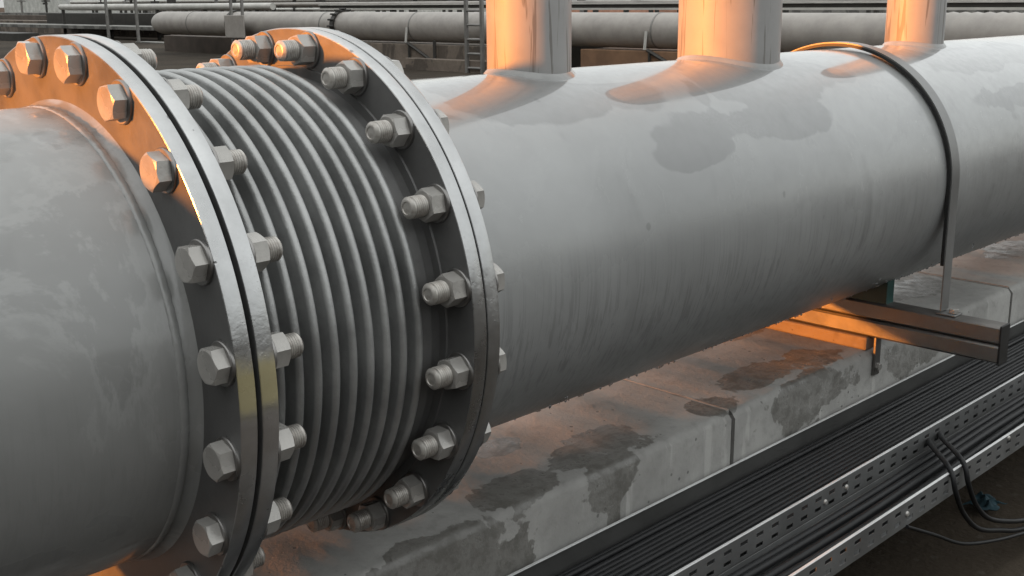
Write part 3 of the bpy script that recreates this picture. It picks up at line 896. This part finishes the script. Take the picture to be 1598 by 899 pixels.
rg = random.Random(31)
def far_pipe(x, z, r, y0, y1, mat, label, cat='pipe'):
    root = empty('rack_pipe', (x, (y0 + y1) / 2, z - r), label, cat, 'far pipes on racks along the top of the photo')
    bm = bmesh.new(); lathe(bm, [(y0, 0), (y0, r), (y1, r), (y1, 0)], 24, axis='y', origin=(x, 0, z)); obj('pipe_wall', shift(bm, root), mat, root)
    y_ = y0 + 1.0
    while y_ < y1:
        bm = bmesh.new(); box(bm, x - 0.06, x + 0.06, y_ - 0.05, y_ + 0.05, ZF - 0.1, z - r + 0.01); obj('pipe_support', shift(bm, root), M['far_dark'], root, smooth=0)
        y_ += rg.uniform(3.5, 5)
far_pipe(22.0, 0.26, 0.12, 33.0, 50.0, M['far_white'], 'white far pipe on the left above the rounded end of the crossing pipe')
far_pipe(24.0, 0.31, 0.07, 2.0, 40.0, M['far_pipe'], 'thin grey far pipe low along the top edge behind the rack channel')
far_pipe(27.0, 0.47, 0.09, 2.0, 60.0, M['far_white'], 'white far pipe running along the very top edge of the photo')
far_pipe(30.0, 0.36, 0.06, 4.0, 60.0, M['far_dark'], 'dark thin far pipe between two white ones at the top edge')
far_pipe(34.0, 0.62, 0.16, 4.0, 66.0, M['far_pipe'], 'thicker grey far pipe at the top photo border')
far_pipe(25.0, 0.12, 0.05, 30.0, 56.0, M['far_white'], 'slim pale far pipe low in the upper left, just above the dark duct')
far_pipe(28.5, 0.64, 0.05, 8.0, 60.0, M['far_white'], 'slim pale far pipe cut by the top photo border')
far_pipe(32.0, 0.22, 0.10, 26.0, 66.0, M['far_pipe'], 'tan far pipe in the upper left between the posts')
far_pipe(36.0, 0.44, 0.07, 30.0, 66.0, M['far_dark'], 'dark slim far pipe in the upper left near the corner building')
for i in range(12):
    y_ = 24 + i * 4.1 + rg.uniform(-1, 1)
    x_ = rg.uniform(22.6, 31)
    bm = bmesh.new(); box(bm, x_ - 0.05, x_ + 0.05, y_ - 0.05, y_ + 0.05, ZF - 0.1, rg.uniform(0.7, 1.6))
    box(bm, x_ - 0.051, x_ + 0.051, y_ - 0.5, y_ + 0.5, 0.52, 0.60)
    tag(obj('rack_post', bm, M['far_dark'] if i % 2 else M['far_steel'], smooth=0), 'upright of the far pipe racks in the upper left of the photo', 'post', 'rack uprights in the far background')
# valves and fittings clutter on the racks (dark pieces seen between the pipes)
for i in range(26):
    y_ = 4 + i * 2.05 + rg.uniform(-0.5, 0.5)
    x_ = rg.choice((26.6, 29.6, 23.7))
    h = rg.uniform(0.08, 0.2); w = rg.uniform(0.1, 0.5)
    bm = bmesh.new()
    zb = {26.6: 0.30, 29.6: 0.42, 23.7: 0.37}[x_]
    box(bm, x_ - 0.1, x_ + 0.1, y_ - w / 2, y_ + w / 2, zb, zb + h)
    lathe(bm, [(zb + h - 0.005, 0.03), (zb + h + 0.08, 0.03), (zb + h + 0.08, 0.09), (zb + h + 0.11, 0.09), (zb + h + 0.11, 0)], 12, axis='z', origin=(x_, y_, 0))
    o = obj('pipe_valve', bm, M['far_dark'] if i % 3 else M['far_steel'], smooth=30)
    tag(o, 'small valve with handwheel on the far pipe racks at the top edge', 'valve', 'far valves on the pipe racks')

# left background: pale block, steps, walls, fence posts
fbox('concrete_building', (30.0, 36.0, 68.6, 76.9, -1.2, 3.0), M['conc_pale'], 'pale plain building block in the top left corner of the photo', 'building', bevel=0.03)
fbox('concrete_ledge', (29.0, 29.99, 62.5, 76.0, -0.75, -0.12), M['conc_grey'], 'grey ledge stepping down right of the pale corner building', 'ledge', bevel=0.03)
fbox('concrete_wall', (24.0, 24.6, 44.0, 70.0, ZF - 0.1, -0.42), M['conc_far'], 'brown low wall in the left background above the bolted flange', 'wall')
fbox('concrete_wall', (20.0, 20.5, 33.8, 39.3, ZF - 0.6, -1.0 + 0.02), M['conc_grey'], 'low concrete wall with pale top left of the far pipe end', 'wall')
fbox('dark_duct', (23.0, 23.9, 36.0, 54.0, -0.62, -0.02), M['far_dark'], 'dark duct running behind the fence posts in the left background', 'duct')
fbox('concrete_slab', (21.0, 22.2, 40.0, 60.0, -0.62, -0.48), M['conc_grey'], 'grey slab edge below the dark duct in the left background', 'slab')
fbox('concrete_pit', (18.0, 19.0, 45.5, 52.0, ZF - 0.1, -0.72), M['far_dark'], 'black opening at the left photo edge behind the flange', 'pit')
for y_, lab in ((41.4, 'thin grey post in the left background, nearer the corner building'), (39.0, 'grey post in the left background, nearer the far pipe end')):
    bm = bmesh.new(); box(bm, 19.95, 20.03, y_ - 0.05, y_ + 0.05, ZF - 0.1, 0.9)
    tag(obj('fence_post', bm, M['far_steel'], smooth=0), lab, 'post', 'posts in the left background')
fbox('concrete_wall', (17.0, 17.5, 22.7, 31.5, ZF - 0.1, -0.55), flat('dark_brown_render', (0.065, 0.05, 0.04), 0.85, 0, 0.25, 2), 'very dark wall under the rounded end of the far pipe', 'wall')  # near-black brown base, darker than the neighbouring walls
fbox('concrete_wall', (26.0, 26.5, 30.0, 75.0, ZF - 0.1, -0.20), flat('brown_render', (0.10, 0.08, 0.066), 0.85, 0, 0.25, 1), 'long brown wall far behind the thin posts, below the dark duct', 'wall')
fbox('gap_panel', (16.7, 16.95, 13.2, 14.9, ZF - 0.1, -0.45), flat('black_gap', (0.03, 0.026, 0.022), 0.9, 0, 0.2, 2), 'near-black panel standing for the dark gap between the two brown walls under the far pipe', 'panel')  # solid panel, coloured near-black to stand for the dark gap between walls
# far strip closing the horizon
fbox('salmon_building', (60.0, 66.0, 46.5, 56.0, -1.3, 3.5), M['brick'], 'salmon building glimpsed at the top edge left of the ladder', 'building', bevel=0.03)
for i, (y0, y1, h, mt) in enumerate(((-10, 18, 2.4, 'far_steel'), (19, 45.5, 3.0, 'conc_grey'), (57, 90, 2.6, 'conc_pale'), (92, 130, 3.2, 'conc_grey'))):
    fbox('plant_building', (64.0 + i, 74.0, y0, y1, -1.3, h), M[mt], ('grey steel plant hall far behind the third branch pipe', 'grey plant hall far behind the crossing pipe', 'pale plant hall far off behind the thin posts', 'grey plant hall far off behind the corner building')[i], 'building', bevel=0.03)

# unseen halls added to block the low sun, leaving a lit lane to the pipes
fbox('plant_building', (-30, -26, 13.9, 170, -1.2, 24.0), M['conc_grey'], 'long unseen hall added on the sunset side to block low sun, beyond the left photo edge', 'building', bevel=0.03)
fbox('plant_building', (-19, -15, -90, 4.6, -1.2, 8.5), M['conc_grey'], 'lower unseen hall added across the lane to block low sun, beyond the left photo edge', 'building', bevel=0.03)

fbox('concrete_wall', (-9, 2.8, -3.2, -2.9, -1.2, 0.36), M['conc_far'], 'low unseen wall added to cut low sky light behind the photographer', 'wall', bevel=0.02)  # unseen wall added to darken trays, plinth face and lower pipe reflections

# ------------------------------------------------------------------ camera
Rm = ((0.70946572, -0.70466959, -0.00995771), (0.1810933, 0.16863429, 0.96890025), (0.68107533, 0.68920479, -0.2472512))
cam = bpy.data.cameras.new('Camera'); co = bpy.data.objects.new('Camera', cam); link(co)
m = Matrix.Identity(4)
for i in range(3):
    m[i][0] = Rm[0][i]; m[i][1] = Rm[1][i]; m[i][2] = -Rm[2][i]
m[0][3], m[1][3], m[2][3] = -0.660227581, -1.54605724, 0.461963559
co.matrix_world = m
cam.sensor_width = 36; cam.lens = 1774.13575 / 1598 * 36
cam.clip_start = 0.02; cam.clip_end = 2000
scene.camera = co

# ------------------------------------------------------------------ light: dusk sky + low orange sun from behind-left
SUN_AZ = R(158)      # direction towards the sun, from +X counter-clockwise
SUN_EL = R(7.0)
DECK = 0.62
w = bpy.data.worlds.new('World'); scene.world = w; w.use_nodes = True
nt = w.node_tree; nt.nodes.clear()
ow = nt.nodes.new('ShaderNodeOutputWorld'); bg = nt.nodes.new('ShaderNodeBackground')
sky = nt.nodes.new('ShaderNodeTexSky'); sky.sky_type = 'NISHITA'; sky.sun_disc = False
sky.sun_elevation = SUN_EL; sky.sun_rotation = R(90) - SUN_AZ
sky.air_density = 1.0; sky.dust_density = 2.0; sky.ozone_density = 1.0
hs = nt.nodes.new('ShaderNodeHueSaturation'); hs.inputs['Saturation'].default_value = 0.25
nt.links.new(sky.outputs[0], hs.inputs['Color']); nt.links.new(hs.outputs[0], bg.inputs[0])
# overcast deck above the clear sky: pale grey, a little darker towards the horizon
tc = nt.nodes.new('ShaderNodeTexCoord'); sp = nt.nodes.new('ShaderNodeSeparateXYZ'); nt.links.new(tc.outputs['Generated'], sp.inputs[0])
mr = nt.nodes.new('ShaderNodeMapRange'); mr.inputs[1].default_value = 0.0; mr.inputs[2].default_value = 1.0; mr.inputs[3].default_value = 0.34; mr.inputs[4].default_value = 1.0
nt.links.new(sp.outputs[2], mr.inputs[0])
cn = nt.nodes.new('ShaderNodeTexNoise'); cn.inputs['Scale'].default_value = 2.2; cn.inputs['Detail'].default_value = 5
nt.links.new(tc.outputs['Generated'], cn.inputs['Vector'])
cm = nt.nodes.new('ShaderNodeMapRange'); cm.inputs[1].default_value = 0.3; cm.inputs[2].default_value = 0.7; cm.inputs[3].default_value = 0.8; cm.inputs[4].default_value = 1.1
nt.links.new(cn.outputs[0], cm.inputs[0])
mu = nt.nodes.new('ShaderNodeMath'); mu.operation = 'MULTIPLY'; nt.links.new(mr.outputs[0], mu.inputs[0]); nt.links.new(cm.outputs[0], mu.inputs[1])
m2 = nt.nodes.new('ShaderNodeMath'); m2.operation = 'MULTIPLY'; nt.links.new(mu.outputs[0], m2.inputs[0]); m2.inputs[1].default_value = DECK
b2 = nt.nodes.new('ShaderNodeBackground'); b2.inputs[0].default_value = (0.98, 1.0, 0.985, 1); nt.links.new(m2.outputs[0], b2.inputs[1])
ad = nt.nodes.new('ShaderNodeAddShader'); nt.links.new(bg.outputs[0], ad.inputs[0]); nt.links.new(b2.outputs[0], ad.inputs[1])
nt.links.new(ad.outputs[0], ow.inputs[0])
bg.inputs[1].default_value = 0.05
sl = bpy.data.lights.new('Sun', 'SUN'); so = bpy.data.objects.new('Sun', sl); link(so)
sl.energy = 4.2; sl.color = (1.0, 0.30, 0.035); sl.angle = R(2.5)
d = Vector((math.cos(SUN_AZ) * math.cos(SUN_EL), math.sin(SUN_AZ) * math.cos(SUN_EL), math.sin(SUN_EL)))
so.rotation_euler = d.to_track_quat('Z', 'Y').to_euler()
so.location = d * 20

vs = scene.view_settings
vs.view_transform = 'Standard'; vs.look = 'None'; vs.exposure = 1.4; vs.gamma = 1.0; vs.use_curve_mapping = False
scene.render.engine = 'CYCLES'
scene.cycles.max_bounces = 6; scene.cycles.diffuse_bounces = 3; scene.cycles.glossy_bounces = 4
scene.cycles.use_denoising = True
